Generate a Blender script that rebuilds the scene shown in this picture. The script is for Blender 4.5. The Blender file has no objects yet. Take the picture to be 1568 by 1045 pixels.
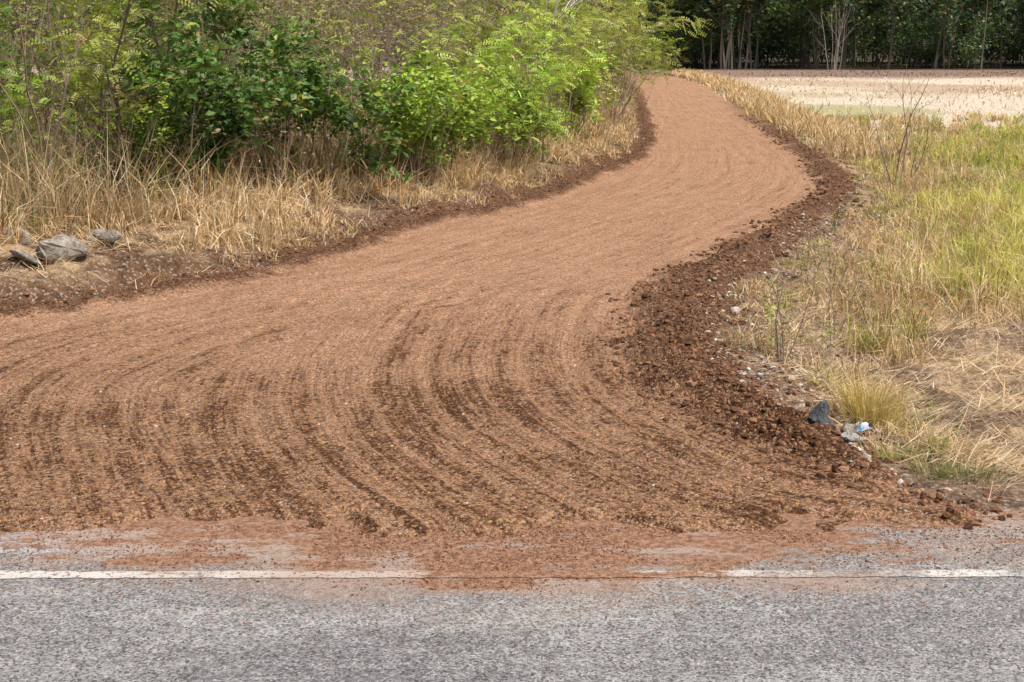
import bpy, bmesh, math, random
import numpy as np
from mathutils import Vector
R = np.random.default_rng(7)
scene = bpy.context.scene

# ------------------------------------------------------------------ helpers
def sstep(a, b, x):
    t = np.clip((x - a) / (b - a), 0, 1)
    return t * t * (3 - 2 * t)

def vnoise(x, y, sc, seed=0):
    x = np.asarray(x, float) / sc + 1000.3 + seed * 17.7
    y = np.asarray(y, float) / sc + 1000.7 + seed * 9.1
    xi = np.floor(x).astype(np.int64); yi = np.floor(y).astype(np.int64)
    fx = x - xi; fy = y - yi
    fx = fx * fx * (3 - 2 * fx); fy = fy * fy * (3 - 2 * fy)
    def h(a, b):
        n = (a * 374761393 + b * 668265263 + seed * 1442695041) & 0xffffffff
        n = ((n ^ (n >> 13)) * 1274126177) & 0xffffffff
        n = n ^ (n >> 16)
        return (n & 0xffff) / 65535.0
    a = h(xi, yi); b = h(xi + 1, yi); c = h(xi, yi + 1); d = h(xi + 1, yi + 1)
    return (a * (1 - fx) + b * fx) * (1 - fy) + (c * (1 - fx) + d * fx) * fy

def fbm(x, y, sc, seed=0, oc=4):
    v = 0; a = .5; t = 0
    for i in range(oc):
        v = v + a * vnoise(x, y, sc / 2 ** i, seed + i); t += a; a *= .55
    return v / t

def catmull(pts, n=6):
    P = np.array(pts, float); out = []
    Q = np.vstack([2 * P[0] - P[1], P, 2 * P[-1] - P[-2]])
    for i in range(1, len(Q) - 2):
        for k in range(n):
            t = k / n
            out.append(.5 * (2 * Q[i] + (Q[i + 1] - Q[i - 1]) * t + (2 * Q[i - 1] - 5 * Q[i] + 4 * Q[i + 1] - Q[i + 2]) * t * t
                       + (-Q[i - 1] + 3 * Q[i] - 3 * Q[i + 1] + Q[i + 2]) * t ** 3))
    out.append(P[-1])
    return np.array(out)

def polydist(x, y, pts):
    best = np.full(x.shape, 1e9); arc = np.zeros(x.shape); sg = np.ones(x.shape); acc = 0
    for (ax, ay), (bx, by) in zip(pts[:-1], pts[1:]):
        dx, dy = bx - ax, by - ay; L2 = dx * dx + dy * dy + 1e-12
        t = np.clip(((x - ax) * dx + (y - ay) * dy) / L2, 0, 1)
        ex = x - ax - t * dx; ey = y - ay - t * dy
        d = ex * ex + ey * ey
        m = d < best
        best = np.where(m, d, best)
        arc = np.where(m, acc + t * math.sqrt(L2), arc)
        sg = np.where(m, np.sign(dx * ey - dy * ex + 1e-12), sg)
        acc += math.sqrt(L2)
    return np.sqrt(best), arc, sg

def inside(x, y, pts):
    r = np.zeros(x.shape, bool)
    n = len(pts)
    for i in range(n):
        ax, ay = pts[i]; bx, by = pts[(i + 1) % n]
        if ay == by: continue
        c = ((ay > y) != (by > y)) & (x < (bx - ax) * (y - ay) / (by - ay) + ax)
        r ^= c
    return r

# ------------------------------------------------------------------ layout in metres (x right, y away)
LEFT = catmull([(-12, 7.5), (-9, 9.2), (-7, 10.9), (-5.6, 11.95), (-4.61, 12.6), (-3.56, 13.75), (-2.70, 15.1), (-2.05, 16.8),
        (-1.42, 18.8), (-.32, 20.6), (.48, 22.75), (1.82, 27.3), (2.72, 31.2), (3.55, 38.9), (4.68, 54),
        (6.2, 75.8), (6.0, 90), (2.5, 98), (-6, 101), (-18, 102)], 4)
RIGHT = catmull([(2.55, 7.12), (2.24, 7.6), (2.01, 8.17), (1.84, 8.9), (1.63, 9.92), (1.56, 11.2), (1.78, 12.9), (2.23, 14.7),
         (3.04, 16.5), (4.06, 19.5), (5.1, 22.3), (5.85, 25.6), (6.5, 31.2), (7.05, 37.7), (7.4, 43.5), (8.2, 54),
         (9.8, 75.8), (10.0, 92), (7.6, 100), (2, 105), (-8, 107.5), (-18, 108)], 4)
FRONT = np.array([(-12, 7.5), (-11.9, 7.0), (-4, 7.0), (-2.5, 7.02), (-1.7, 7.12), (-1.2, 7.16), (-.7, 7.0), (-.3, 6.93), (.3, 7.05), (1.4, 7.1), (2.55, 7.12)])
POLY = np.vstack([LEFT[::-1], FRONT[1:-1], RIGHT])

def field(x, y):
    dl, _, _ = polydist(x, y, LEFT); dr, _, _ = polydist(x, y, RIGHT); df, _, _ = polydist(x, y, FRONT)
    ins = inside(x, y, POLY)
    s = np.minimum(np.minimum(dl, dr), df)
    s = np.where(ins, -s, s)
    return s, dl, dr, df

def height(x, y, f=None):
    x = np.asarray(x, float); y = np.asarray(y, float)
    s, dl, dr, df = f if f is not None else field(x, y)
    so = np.maximum(s, 0)
    left = dl < dr
    near = sstep(7.3, 9.0, y)
    n1 = fbm(x, y, .9, 3) - .5; n2 = fbm(x, y, .25, 5, 3) - .5
    so2 = np.maximum(so + n1 * .25, 0)
    hl = .25 * sstep(.02, .55, so2) + .10 * sstep(.5, 1.6, so) + .20 * sstep(2, 9, so) + (.20 * n1 + .16 * n2) * sstep(0, .4, so)
    fade = 1 - sstep(22, 40, y)
    hr = -.24 * sstep(.15, 1.5, so) * fade + (.14 * n1 + .11 * n2) * sstep(0, .5, so) * (1 - .5 * sstep(30, 60, y))
    hr = hr + .22 * np.exp(-((y - 12.6 - .15 * (x - 5)) / .35) ** 2) * sstep(3.4, 4.4, x) * (.5 + vnoise(x, y, .3, 8))
    h = np.where(left, hl, hr) * near
    return h

def make_mesh(name, V, quads=None, tris=None, col=None, mats=(), smooth=False, matidx=None):
    me = bpy.data.meshes.new(name)
    q = np.zeros((0, 4), np.int32) if quads is None else np.asarray(quads, np.int32)
    t = np.zeros((0, 3), np.int32) if tris is None else np.asarray(tris, np.int32)
    loops = np.concatenate([q.ravel(), t.ravel()]).astype(np.int32)
    starts = np.concatenate([np.arange(len(q)) * 4, len(q) * 4 + np.arange(len(t)) * 3]).astype(np.int32)
    me.vertices.add(len(V)); me.vertices.foreach_set("co", np.asarray(V, np.float32).ravel())
    me.loops.add(len(loops)); me.loops.foreach_set("vertex_index", loops)
    me.polygons.add(len(starts)); me.polygons.foreach_set("loop_start", starts)
    if matidx is not None: me.polygons.foreach_set("material_index", np.asarray(matidx, np.int32))
    for m in mats: me.materials.append(m)
    me.update(calc_edges=True)
    me.polygons.foreach_set("use_smooth", np.full(len(starts), bool(smooth)))
    if col is not None:
        ca = me.color_attributes.new("Col", 'FLOAT_COLOR', 'POINT')
        c = np.ones((len(V), 4), np.float32); c[:, :3] = np.clip(col, 0, 1)
        ca.data.foreach_set("color", c.ravel())
    return me

def add_obj(name, me, loc=(0, 0, 0), rz=0, sc=1, parent=None):
    o = bpy.data.objects.new(name, me)
    o.location = loc; o.rotation_euler = (0, 0, rz)
    o.scale = (sc, sc, sc) if np.isscalar(sc) else sc
    scene.collection.objects.link(o)
    if parent: o.parent = parent
    return o

# ------------------------------------------------------------------ node helpers
class NT:
    def __init__(s, name):
        s.m = bpy.data.materials.new(name); s.m.use_nodes = True
        s.t = s.m.node_tree; s.t.nodes.clear()
        s.out = s.t.nodes.new('ShaderNodeOutputMaterial')
    def n(s, ty, **kw):
        nd = s.t.nodes.new(ty)
        for k, v in kw.items(): setattr(nd, k, v)
        return nd
    def put(s, inp, v):
        if v is None: return
        if isinstance(v, bpy.types.NodeSocket): s.t.links.new(v, inp)
        else:
            if isinstance(v, (tuple, list)) and len(v) == 3 and inp.type == 'RGBA': v = (*v, 1)
            inp.default_value = v
    def pos(s):
        return s.n('ShaderNodeNewGeometry').outputs['Position']
    def attr(s, name, o='Color'):
        a = s.n('ShaderNodeAttribute'); a.attribute_name = name; return a.outputs[o]
    def mapping(s, v, scale=(1, 1, 1), rot=(0, 0, 0), loc=(0, 0, 0)):
        m = s.n('ShaderNodeMapping'); s.put(m.inputs['Vector'], v)
        m.inputs['Scale'].default_value = scale; m.inputs['Rotation'].default_value = rot; m.inputs['Location'].default_value = loc
        return m.outputs[0]
    def noise(s, v, sc, det=4, ro=.55, dist=0):
        m = s.n('ShaderNodeTexNoise'); s.put(m.inputs['Vector'], v)
        m.inputs['Scale'].default_value = sc; m.inputs['Detail'].default_value = det
        m.inputs['Roughness'].default_value = ro; m.inputs['Distortion'].default_value = dist
        return m.outputs[0]
    def vor(s, v, sc, out='Color', feat='F1', rnd=1):
        m = s.n('ShaderNodeTexVoronoi'); m.feature = feat; s.put(m.inputs['Vector'], v)
        m.inputs['Scale'].default_value = sc; m.inputs['Randomness'].default_value = rnd
        return m.outputs[out]
    def math(s, op, a, b=None, c=None, clamp=False):
        m = s.n('ShaderNodeMath'); m.operation = op; m.use_clamp = clamp
        s.put(m.inputs[0], a)
        if b is not None: s.put(m.inputs[1], b)
        if c is not None: s.put(m.inputs[2], c)
        return m.outputs[0]
    def mr(s, v, a, b, c=0., d=1., smooth=True):
        m = s.n('ShaderNodeMapRange'); m.interpolation_type = 'SMOOTHSTEP' if smooth else 'LINEAR'
        s.put(m.inputs['Value'], v)
        m.inputs['From Min'].default_value = a; m.inputs['From Max'].default_value = b
        m.inputs['To Min'].default_value = c; m.inputs['To Max'].default_value = d
        return m.outputs[0]
    def mix(s, f, a, b, mode='MIX'):
        m = s.n('ShaderNodeMix'); m.data_type = 'RGBA'; m.blend_type = mode
        s.put(m.inputs[0], f); s.put(m.inputs[6], a); s.put(m.inputs[7], b)
        return m.outputs[2]
    def sep(s, v):
        m = s.n('ShaderNodeSeparateXYZ'); s.put(m.inputs[0], v); return m.outputs
    def gray(s, v):
        m = s.n('ShaderNodeCombineColor')
        for i in range(3): s.put(m.inputs[i], v)
        return m.outputs[0]
    def bump(s, h, st, dist, norm=None):
        m = s.n('ShaderNodeBump'); m.inputs['Strength'].default_value = st; m.inputs['Distance'].default_value = dist
        s.put(m.inputs['Height'], h)
        if norm is not None: s.put(m.inputs['Normal'], norm)
        return m.outputs[0]
    def bsdf(s, col, rough=.9, norm=None, spec=.25):
        b = s.n('ShaderNodeBsdfPrincipled'); s.put(b.inputs['Base Color'], col); s.put(b.inputs['Roughness'], rough)
        b.inputs['Specular IOR Level'].default_value = spec
        if norm is not None: s.put(b.inputs['Normal'], norm)
        return b.outputs[0]
    def diff(s, col, norm=None):
        b = s.n('ShaderNodeBsdfDiffuse'); s.put(b.inputs['Color'], col)
        if norm is not None: s.put(b.inputs['Normal'], norm)
        return b.outputs[0]
    def done(s, sh):
        s.t.links.new(sh, s.out.inputs[0]); return s.m

def leaf_mat(name, trans=.35, gloss=False, var=.25):
    k = NT(name); c = k.attr("Col")
    c2 = c
    if var > 0:
        oi = k.n('ShaderNodeObjectInfo').outputs['Random']
        c2 = k.mix(1., c, k.gray(k.mr(oi, 0, 1, 1 - var, 1 + var, False)), 'MULTIPLY')
    d = k.diff(c2)
    if gloss:
        g = k.n('ShaderNodeBsdfGlossy'); g.inputs['Roughness'].default_value = .45; g.inputs[0].default_value = (1, 1, 1, 1)
        mm = k.n('ShaderNodeMixShader'); mm.inputs[0].default_value = .04
        k.t.links.new(d, mm.inputs[1]); k.t.links.new(g.outputs[0], mm.inputs[2]); d = mm.outputs[0]
    t = k.n('ShaderNodeBsdfTranslucent'); k.put(t.inputs[0], k.mix(1., c2, (1.0, 1.0, .6), 'MULTIPLY'))
    m = k.n('ShaderNodeMixShader'); m.inputs[0].default_value = trans
    k.t.links.new(d, m.inputs[1]); k.t.links.new(t.outputs[0], m.inputs[2])
    return k.done(m.outputs[0])
M_leaf = leaf_mat("leaf", .32, True)
M_grass = leaf_mat("grass_blade", .35, False, 0)
M_straw = leaf_mat("straw", .25, False, 0)

k = NT("bark"); M_bark = k.done(k.diff(k.attr("Col")))

# ------------------------------------------------------------------ ground
def spaced(y0, y1, f):
    o = [y0]
    while o[-1] < y1: o.append(o[-1] + f(o[-1]))
    return np.array(o)
gx = np.concatenate([-spaced(8, 600, lambda v: .1 + (v - 8) * .12)[::-1], np.arange(-7.94, 11.98, .06), spaced(12, 600, lambda v: .1 + (v - 12) * .10)])
gy = np.concatenate([[-60, -30, -10, 0, 4, 6, 7.0, 7.22, 7.3, 7.33], spaced(7.38, 130, lambda v: .05 * v / 8), spaced(134, 1200, lambda v: (v - 100) * .15)])
X, Y = np.meshgrid(gx, gy)
F = field(X, Y); s, dl, dr, df = F
Z = height(X, Y, F)
Z = Z - .07 * sstep(.12, -.1, s)
Z = np.where(Y < 7.28, -.06, Z)
Z = np.where((Y >= 7.28) & (s > .1) & (Y < 8), np.maximum(Z, -.03) + .012 * sstep(7.28, 7.4, Y) + .012 * vnoise(X, Y, .1, 2), Z)
n = fbm(X, Y, 1.2, 11); nf = vnoise(X, Y, .25, 12); nb = fbm(X, Y, 6, 14); ns_ = fbm(X, Y, .5, 13)
def C(*a): return np.array(a)[None, None, :]
def lerp(a, b, t): return a * (1 - t[..., None]) + b * t[..., None]
left = dl < dr
soil = C(.12, .07, .043); strawc = C(.34, .24, .145); pale = C(.60, .51, .40); green = C(.28, .27, .10)
cl = lerp(soil, strawc, sstep(.44, .64, ns_ * .6 + nf * .4) * sstep(.2, .7, s))
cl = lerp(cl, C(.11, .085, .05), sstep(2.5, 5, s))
cr = lerp(C(.17, .115, .075), strawc, sstep(.42, .6, ns_ * .5 + nf * .5))
cr = lerp(cr, C(.17, .112, .078), (sstep(1.4, .3, s)) * sstep(22, 14, Y) * .8)
gm = sstep(-.03, .05, X / np.maximum(Y, 1) - .275 + (n - .5) * .12) * sstep(13.5, 16, Y) * sstep(42, 34, Y)
cr = lerp(cr, green, gm * .7)
fm = sstep(32, 42, Y + (n - .5) * 8)
cf = lerp(pale, C(.45, .34, .25), sstep(.44, .58, fbm(X * .5, Y * .25, 5, 30)))
cf = lerp(cf, C(.34, .34, .15), .75 * sstep(.48, .60, fbm(X * .4, Y * .35, 5, 33)) * sstep(75, 50, Y))
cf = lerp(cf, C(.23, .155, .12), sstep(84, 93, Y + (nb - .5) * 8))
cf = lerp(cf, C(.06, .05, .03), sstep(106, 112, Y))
cr = lerp(cr, cf, fm)
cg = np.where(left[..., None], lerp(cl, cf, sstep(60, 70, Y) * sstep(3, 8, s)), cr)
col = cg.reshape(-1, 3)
nx, ny = len(gx), len(gy)
idx = np.arange(nx * ny).reshape(ny, nx)
q = np.stack([idx[:-1, :-1], idx[:-1, 1:], idx[1:, 1:], idx[1:, :-1]], -1).reshape(-1, 4)
k = NT("dry_ground"); p = k.pos(); c = k.attr("Col")
a = k.noise(p, 9, 5, .7); b = k.noise(k.mapping(p, (14, 60, 20), (0, 0, .3)), 1, 3, .6)
b2 = k.noise(k.mapping(p, (70, 16, 20), (0, 0, .5)), 1, 2, .6)
v = k.math('MULTIPLY', k.mr(a, .3, .7, .45, 1.5, False), k.mr(k.math('MAXIMUM', b, b2), .45, .75, .65, 1.45, False))
c2 = k.mix(1., c, k.gray(v), 'MULTIPLY')
peb = k.vor(p, 45, 'Color'); pm = k.mr(k.sep(peb)[0], .86, .9)
c2 = k.mix(k.math('MULTIPLY', pm, .5), c2, (.38, .34, .30))
hh = k.math('ADD', a, k.math('MULTIPLY', k.math('MAXIMUM', b, b2), .5))
M_ground = k.done(k.diff(c2, k.bump(hh, .8, .06)))
V = np.stack([X, Y, Z], -1).reshape(-1, 3)
add_obj("ground", make_mesh("ground", V, q, col=col, mats=[M_ground], smooth=True))

# ------------------------------------------------------------------ dirt road
dx = np.arange(-13, 13, .05)
dy = spaced(6.5, 111, lambda v: .04 * v / 8)
X, Y = np.meshgrid(dx, dy)
F = field(X, Y); s, dl, dr, df = F
h = height(X, Y, F)
PB = catmull([(-2.2, 7.0), (-2.75, 8.2), (-3.1, 9.2), (-3.2, 10.4), (-2.5, 12.2), (-.57, 14.7), (1.44, 18.8), (3.6, 24.0), (4.9, 31.2), (5.9, 45), (7.3, 67), (8.2, 85)], 5)
PC = catmull([(2.6, 6.7), (1.29, 7.4), (.66, 8.3), (.21, 9.55), (.08, 11.2), (.43, 13.9), (1.6, 17.6), (3.7, 23.4), (5.0, 31), (6.0, 45), (7.5, 67), (8.4, 85)], 5)
dB, aB, sB = polydist(X, Y, PB); dC, aC, sC = polydist(X, Y, PC)
uB = dB * sB; uC = dC * sC
warp = (fbm(X, Y, 1.5, 40) - .5) * .16
def tyre(u, a, c0, w=.12):
    e = np.abs(u + warp - c0)
    band = sstep(w, w * .45, e)
    rim = np.exp(-((e - w * 1.15) / .04) ** 2)
    return band, rim
relief = np.zeros_like(X); track = np.zeros_like(X)
broken = .35 + .7 * sstep(.38, .60, fbm(X, Y, .9, 45, 3))
for i, c0 in enumerate([0., .38, .85, 1.3, 1.72, 2.2, -.45, -.85, -1.3, -1.75, -2.2, 2.7]):
    mk = sstep(.25, .45, vnoise(aB * .35, aB * 0 + i * 3.3, 1, 50 + i)) * (.5 + .3 * (i % 2)) * broken * (1 - .45 * sstep(12, 20, Y))
    bd, rm = tyre(uB, aB, c0, .10); relief += mk * (-.008 * bd + .012 * rm); track += mk * (bd * .5 - rm * .55)
for i, c0 in enumerate([0., .35, .78, 1.15, 1.55, -.4, -.8, 1.95, 2.35, -1.25]):
    mk = sstep(.2, .45, vnoise(aC * .35, aC * 0 + i * 2.3, 1, 70 + i)) * sstep(24, 12, Y) * broken * .9
    bd, rm = tyre(uC, aC, c0, .10); relief += mk * (-.008 * bd + .012 * rm); track += mk * (bd * .5 - rm * .55)
rough = (fbm(X, Y, .35, 60) - .5) * .026 + (fbm(X, Y, .12, 61, 3) - .5) * .024
nedge = fbm(X, Y, .8, 62) - .5; nd = fbm(X, Y, .22, 63, 3) - .5
bw = (.56 * sstep(7.4, 9.8, Y) + .06) * (1 - .45 * sstep(13, 22, Y))
si = -s
berm_r = np.where(dr < dl, sstep(bw + .12, bw - .16, np.abs(si) + nedge * .75 + nd * .6), 0) * sstep(60, 30, Y) * (dr < df + .3)
lw = .20 + .22 * vnoise(X, Y, 2, 64)
berm_l = np.where(dl <= dr, sstep(lw + .1, lw - .1, np.abs(si) + nedge * .4 + nd * .3), 0) * sstep(90, 50, Y) * (dl < df)
hump = berm_r * (.035 + .15 * np.clip(nedge + .25, 0, 1) + .26 * nd) * sstep(-.25, .12, -s + .0) + berm_l * (.02 + .12 * (nd + .4))
z = h + .035 + relief * (1 - np.maximum(berm_r, berm_l)) + rough * (1 + 2 * berm_r) + hump
front = df < np.minimum(dl, dr)
fall = np.where(front, .22, .36)
z = z - fall * np.maximum(s + np.where(front, .14, .0) + nedge * np.where(front, .3, .7) + nd * .4, 0)
zz = np.where(Y < 7.3, np.maximum(z, -.03), z)
ZD = zz.copy()
def zdirt(x, y):
    i = np.clip(np.searchsorted(dy, y) - 1, 0, len(dy) - 2); j = np.clip(((x - dx[0]) / .05).astype(int), 0, len(dx) - 2)
    ty = np.clip((y - dy[i]) / (dy[i + 1] - dy[i]), 0, 1); tx = np.clip((x - dx[j]) / .05, 0, 1)
    zi = (ZD[i, j] * (1 - tx) + ZD[i, j + 1] * tx) * (1 - ty) + (ZD[i + 1, j] * (1 - tx) + ZD[i + 1, j + 1] * tx) * ty
    g = height(x, y); s_ = field(x, y)[0]
    return np.where(s_ > .4, g, np.maximum(zi, np.where(s_ > 0, g, -1)))
keep = s < .5
nx, ny = len(dx), len(dy)
idx = np.arange(nx * ny).reshape(ny, nx)
kf = keep[:-1, :-1] & keep[1:, 1:] & keep[1:, :-1] & keep[:-1, 1:]
q = np.stack([idx[:-1, :-1], idx[:-1, 1:], idx[1:, 1:], idx[1:, :-1]], -1)[kf]
used = np.unique(q); remap = np.zeros(nx * ny, np.int64); remap[used] = np.arange(len(used))
V = np.stack([X, Y, zz], -1).reshape(-1, 3)[used]
loose = sstep(15, 8.3, Y + (fbm(X, Y, 2.2, 66) - .5) * 5) * .95
loose = np.clip(loose + .3 * sstep(-.9, -2.4, uC) * sstep(14, 10, Y), 0, 1)
attr = np.stack([np.clip(np.maximum(berm_r, berm_l), 0, 1), np.clip(.5 + .5 * track, 0, 1), loose], -1).reshape(-1, 3)[used]
k = NT("laterite_dirt"); p = k.pos(); A = k.n('ShaderNodeSeparateColor'); k.put(A.inputs[0], k.attr("Col")); A = A.outputs
reg = np.clip(sstep(17, 11, Y) * sstep(-3.2, -1.2, X) + (fbm(X, Y, 1.6, 67) - .5) * 1.4, 0, 1)
reg = sstep(.4, .6, reg)
wv = k.attr("trkW", 'Fac')
def streak(sc_u, sc_a, det=4):
    a_ = k.noise(k.mapping(k.attr("trkB", 'Vector'), (sc_u, sc_a, 0)), 1, det, .6)
    b_ = k.noise(k.mapping(k.attr("trkC", 'Vector'), (sc_u, sc_a, 0)), 1, det, .6)
    return k.math('ADD', k.math('MULTIPLY', a_, k.math('SUBTRACT', 1., wv)), k.math('MULTIPLY', b_, wv))
S = streak(7, .30, 3); T = streak(26, 1.0, 3)
big = k.noise(p, .9, 4, .6); med = k.noise(p, 7, 5, .7); fine = k.noise(p, 60, 4, .75); lump = k.noise(p, 24, 3, .65)
light = (.385, .230, .144); mid = (.222, .116, .067); dark = (.088, .041, .023)
f = k.math('ADD', k.mr(S, .36, .64, -.42, .42, False), k.mr(T, .35, .65, -.38, .38, False))
f = k.math('ADD', f, k.mr(med, .3, .7, -.42, .42, False))
f = k.math('ADD', f, k.mr(lump, .35, .65, -.46, .46, False))
f = k.math('ADD', f, k.mr(big, .35, .65, -.28, .28, False))
f = k.math('ADD', f, k.mr(A[1], 0, 1, -.52, .52, False))
f = k.math('SUBTRACT', f, k.mr(A[2], 0, 1, -.48, .50, False))
f = k.mr(f, -1.0, .9, 0, 1, False)
c = k.mix(f, mid, light)
c = k.mix(k.mr(f, .0, .36, .85, 0), c, dark)
c = k.mix(k.math('MULTIPLY', A[0], k.mr(lump, .35, .65, 1., .5, False)), c, (.080, .037, .021))
g = k.vor(p, 75, 'Color'); gs = k.n('ShaderNodeSeparateColor'); k.put(gs.inputs[0], g)
c = k.mix(1., c, k.gray(k.mr(gs.outputs[0], 0, 1, .50, 1.48, False)), 'MULTIPLY')
c = k.mix(1., c, k.gray(k.mr(fine, .3, .7, .58, 1.42, False)), 'MULTIPLY')
sp = k.math('MULTIPLY', k.mr(gs.outputs[1], .90, .94), k.mr(A[2], .1, .9, .15, .7, False))
c = k.mix(sp, c, (.43, .28, .12))
sp2 = k.mr(gs.outputs[2], .95, .965, 0, .6)
c = k.mix(sp2, c, (.38, .33, .29))
vd = k.vor(p, 75, 'Distance')
hh = k.math('ADD', k.math('MULTIPLY', vd, -.5), fine)
hh = k.math('ADD', hh, k.math('MULTIPLY', T, k.mr(A[2], 0, 1, 1.2, 2.2, False))); hh = k.math('ADD', hh, k.math('MULTIPLY', med, 2.))
hh = k.math('ADD', hh, k.math('MULTIPLY', lump, k.mr(k.math('MAXIMUM', A[0], k.math('MULTIPLY', A[2], .65)), 0, 1, 1.2, 4.6, False)))
nm = k.bump(hh, 1., .018)
M_dirt = k.done(k.diff(c, nm))
me = make_mesh("dirt_road", V, remap[q], col=attr, mats=[M_dirt], smooth=True)
for nme, u, a_ in (("trkB", uB, aB), ("trkC", uC, aC)):
    at = me.attributes.new(nme, 'FLOAT_VECTOR', 'POINT')
    arr = np.stack([u, a_, X * 0], -1).reshape(-1, 3)[used].astype(np.float32)
    at.data.foreach_set("vector", arr.ravel())
at = me.attributes.new("trkW", 'FLOAT', 'POINT'); at.data.foreach_set("value", reg.ravel()[used].astype(np.float32))
add_obj("dirt_road", me)

# ------------------------------------------------------------------ asphalt road with edge line
def asphalt_nodes(k, paint=False):
    p = k.pos(); x, y, _ = k.sep(p)
    big = k.noise(k.mapping(p, (.5, 1.6, 1)), 1, 4, .6); med = k.noise(p, 9, 4, .7)
    ag = k.n('ShaderNodeSeparateColor'); k.put(ag.inputs[0], k.vor(p, 100, 'Color'))
    fine = k.noise(p, 150, 2, .7)
    c = k.mix(k.mr(big, .3, .7), (.158, .155, .157), (.240, .236, .232))
    pl = k.math('MULTIPLY', k.mr(k.math('ADD', y, k.mr(med, .3, .7, -.12, .12, False)), 6.55, 6.75), k.mr(k.math('ADD', x, k.mr(big, .3, .7, -.5, .5, False)), -.7, -1.7))
    c = k.mix(k.math('MULTIPLY', pl, .7), c, (.33, .33, .345))
    c = k.mix(1., c, k.gray(k.mr(ag.outputs[0], 0, 1, .5, 1.52, False)), 'MULTIPLY')
    c = k.mix(k.mr(ag.outputs[1], .87, .91, 0, .55), c, (.42, .40, .38))
    c = k.mix(k.mr(ag.outputs[2], .87, .90, 0, .8), c, (.05, .045, .045))
    c = k.mix(1., c, k.gray(k.mr(med, .3, .7, .74, 1.26, False)), 'MULTIPLY')
    if paint:
        wr = k.math('ADD', k.mr(k.noise(p, 34, 4, .8), .35, .65, -.5, .5, False), k.mr(k.noise(k.mapping(p, (1.3, .1, 1), (0, 0, 0), (3.1, 0, 0)), 1, 4, .7), .35, .65, -.6, .6, False))
        wr = k.math('ADD', wr, k.mr(x, 1.0, 1.6, 0, .3))
        c = k.mix(k.mr(wr, -.05, .7, .9, .08), c, (.56, .53, .49))
    x2 = k.math('MULTIPLY', k.math('ADD', x, .05), k.math('ADD', x, .05))
    g = k.math('ADD', k.math('ADD', k.math('MULTIPLY', k.math('SUBTRACT', y, 6.45), .8), .20), k.math('MULTIPLY', x2, -.085))
    core = k.mr(k.math('ABSOLUTE', k.math('ADD', x, .2)), .12, .38, .42, 0.)
    core2 = k.mr(k.math('ABSOLUTE', k.math('SUBTRACT', x, .45)), .04, .3, .22, 0.)
    band = k.mr(k.math('ABSOLUTE', k.math('SUBTRACT', y, 6.38)), .12, .34, 1., 0.)
    g = k.math('ADD', g, k.math('MULTIPLY', k.math('ADD', core, core2), band))
    ge = k.math('ADD', k.math('MULTIPLY', k.math('SUBTRACT', y, 6.98), 1.6), k.math('MULTIPLY', x2, -.006))
    g = k.math('MAXIMUM', g, ge)
    nz = k.mr(k.noise(k.mapping(p, (1.6, 4.6, 1), (0, 0, 0), (2.2, 1.4, 0)), 1, 7, .7), .33, .67, -.55, .55, False)
    nz2 = k.mr(k.noise(k.mapping(p, (.8, 2.2, 1), (0, 0, 0), (5, 2, 0)), 1, 4, .6), .3, .7, -.5, .5, False)
    ylim = k.mr(y, 5.6, 6.25)
    dust = k.mr(k.math('ADD', g, nz2), -.5, .45, 0, .75)
    c = k.mix(k.math('MULTIPLY', dust, ylim), c, k.mix(k.mr(fine, .3, .7), (.24, .16, .115), (.40, .29, .225)))
    heavy = k.math('MULTIPLY', k.mr(k.math('ADD', g, nz), .08, .32, 0, .96), k.mr(y, 5.9, 6.2))
    dc = k.mix(k.mr(k.noise(p, 26, 5, .8), .35, .65), (.11, .052, .03), (.35, .20, .122))
    c = k.mix(heavy, c, dc)
    cr = k.n('ShaderNodeSeparateColor'); k.put(cr.inputs[0], k.vor(p, 60, 'Color'))
    cm = k.math('MULTIPLY', k.mr(cr.outputs[0], .90, .93), k.mr(y, 5.2, 6.7, .15, .9, False))
    c = k.mix(cm, c, (.18, .095, .058))
    hh = k.math('ADD', k.math('MULTIPLY', k.vor(p, 100, 'Distance'), -.9), fine)
    return c, k.bump(hh, .7, .007)
k = NT("asphalt"); c, nm = asphalt_nodes(k); M_asph = k.done(k.bsdf(c, .85, nm, .2))
k = NT("road_paint"); c, nm = asphalt_nodes(k, True); M_paint = k.done(k.bsdf(c, .8, nm, .2))
ax = np.concatenate([[-200, -80, -30], np.arange(-14, 14, .08), [30, 80, 200]])
ed = 7.30 + .05 * (fbm(ax, ax * 0, .5, 90) - .5) * 2 + .03 * (vnoise(ax, ax * 0, .12, 91) - .5)
rows = [np.stack([ax, np.full_like(ax, -8.), np.zeros_like(ax)], -1), np.stack([ax, np.full_like(ax, 6.), np.zeros_like(ax)], -1),
        np.stack([ax, ed, np.zeros_like(ax)], -1), np.stack([ax, ed + .02, np.full_like(ax, -.05)], -1)]
V = np.concatenate(rows); nx = len(ax); idx = np.arange(nx * 4).reshape(4, nx)
q = np.stack([idx[:-1, :-1], idx[:-1, 1:], idx[1:, 1:], idx[1:, :-1]], -1).reshape(-1, 4)
add_obj("asphalt_road", make_mesh("asphalt_road", V, q, mats=[M_asph]))
lx = np.arange(-40, 40, .02)
lo = 6.325 + .03 * (fbm(lx, lx * 0, .08, 92) - .5) + .004 * lx; hi = 6.325 + .004 * lx + .086 + .03 * (fbm(lx, lx * 0, .08, 93) - .5)
V = np.concatenate([np.stack([lx, lo, np.full_like(lx, .004)], -1), np.stack([lx, hi, np.full_like(lx, .004)], -1)])
nx = len(lx); i = np.arange(nx - 1)
add_obj("road_edge_line", make_mesh("road_edge_line", V, np.stack([i, i + 1, i + 1 + nx, i + nx], -1), mats=[M_paint]))

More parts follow.
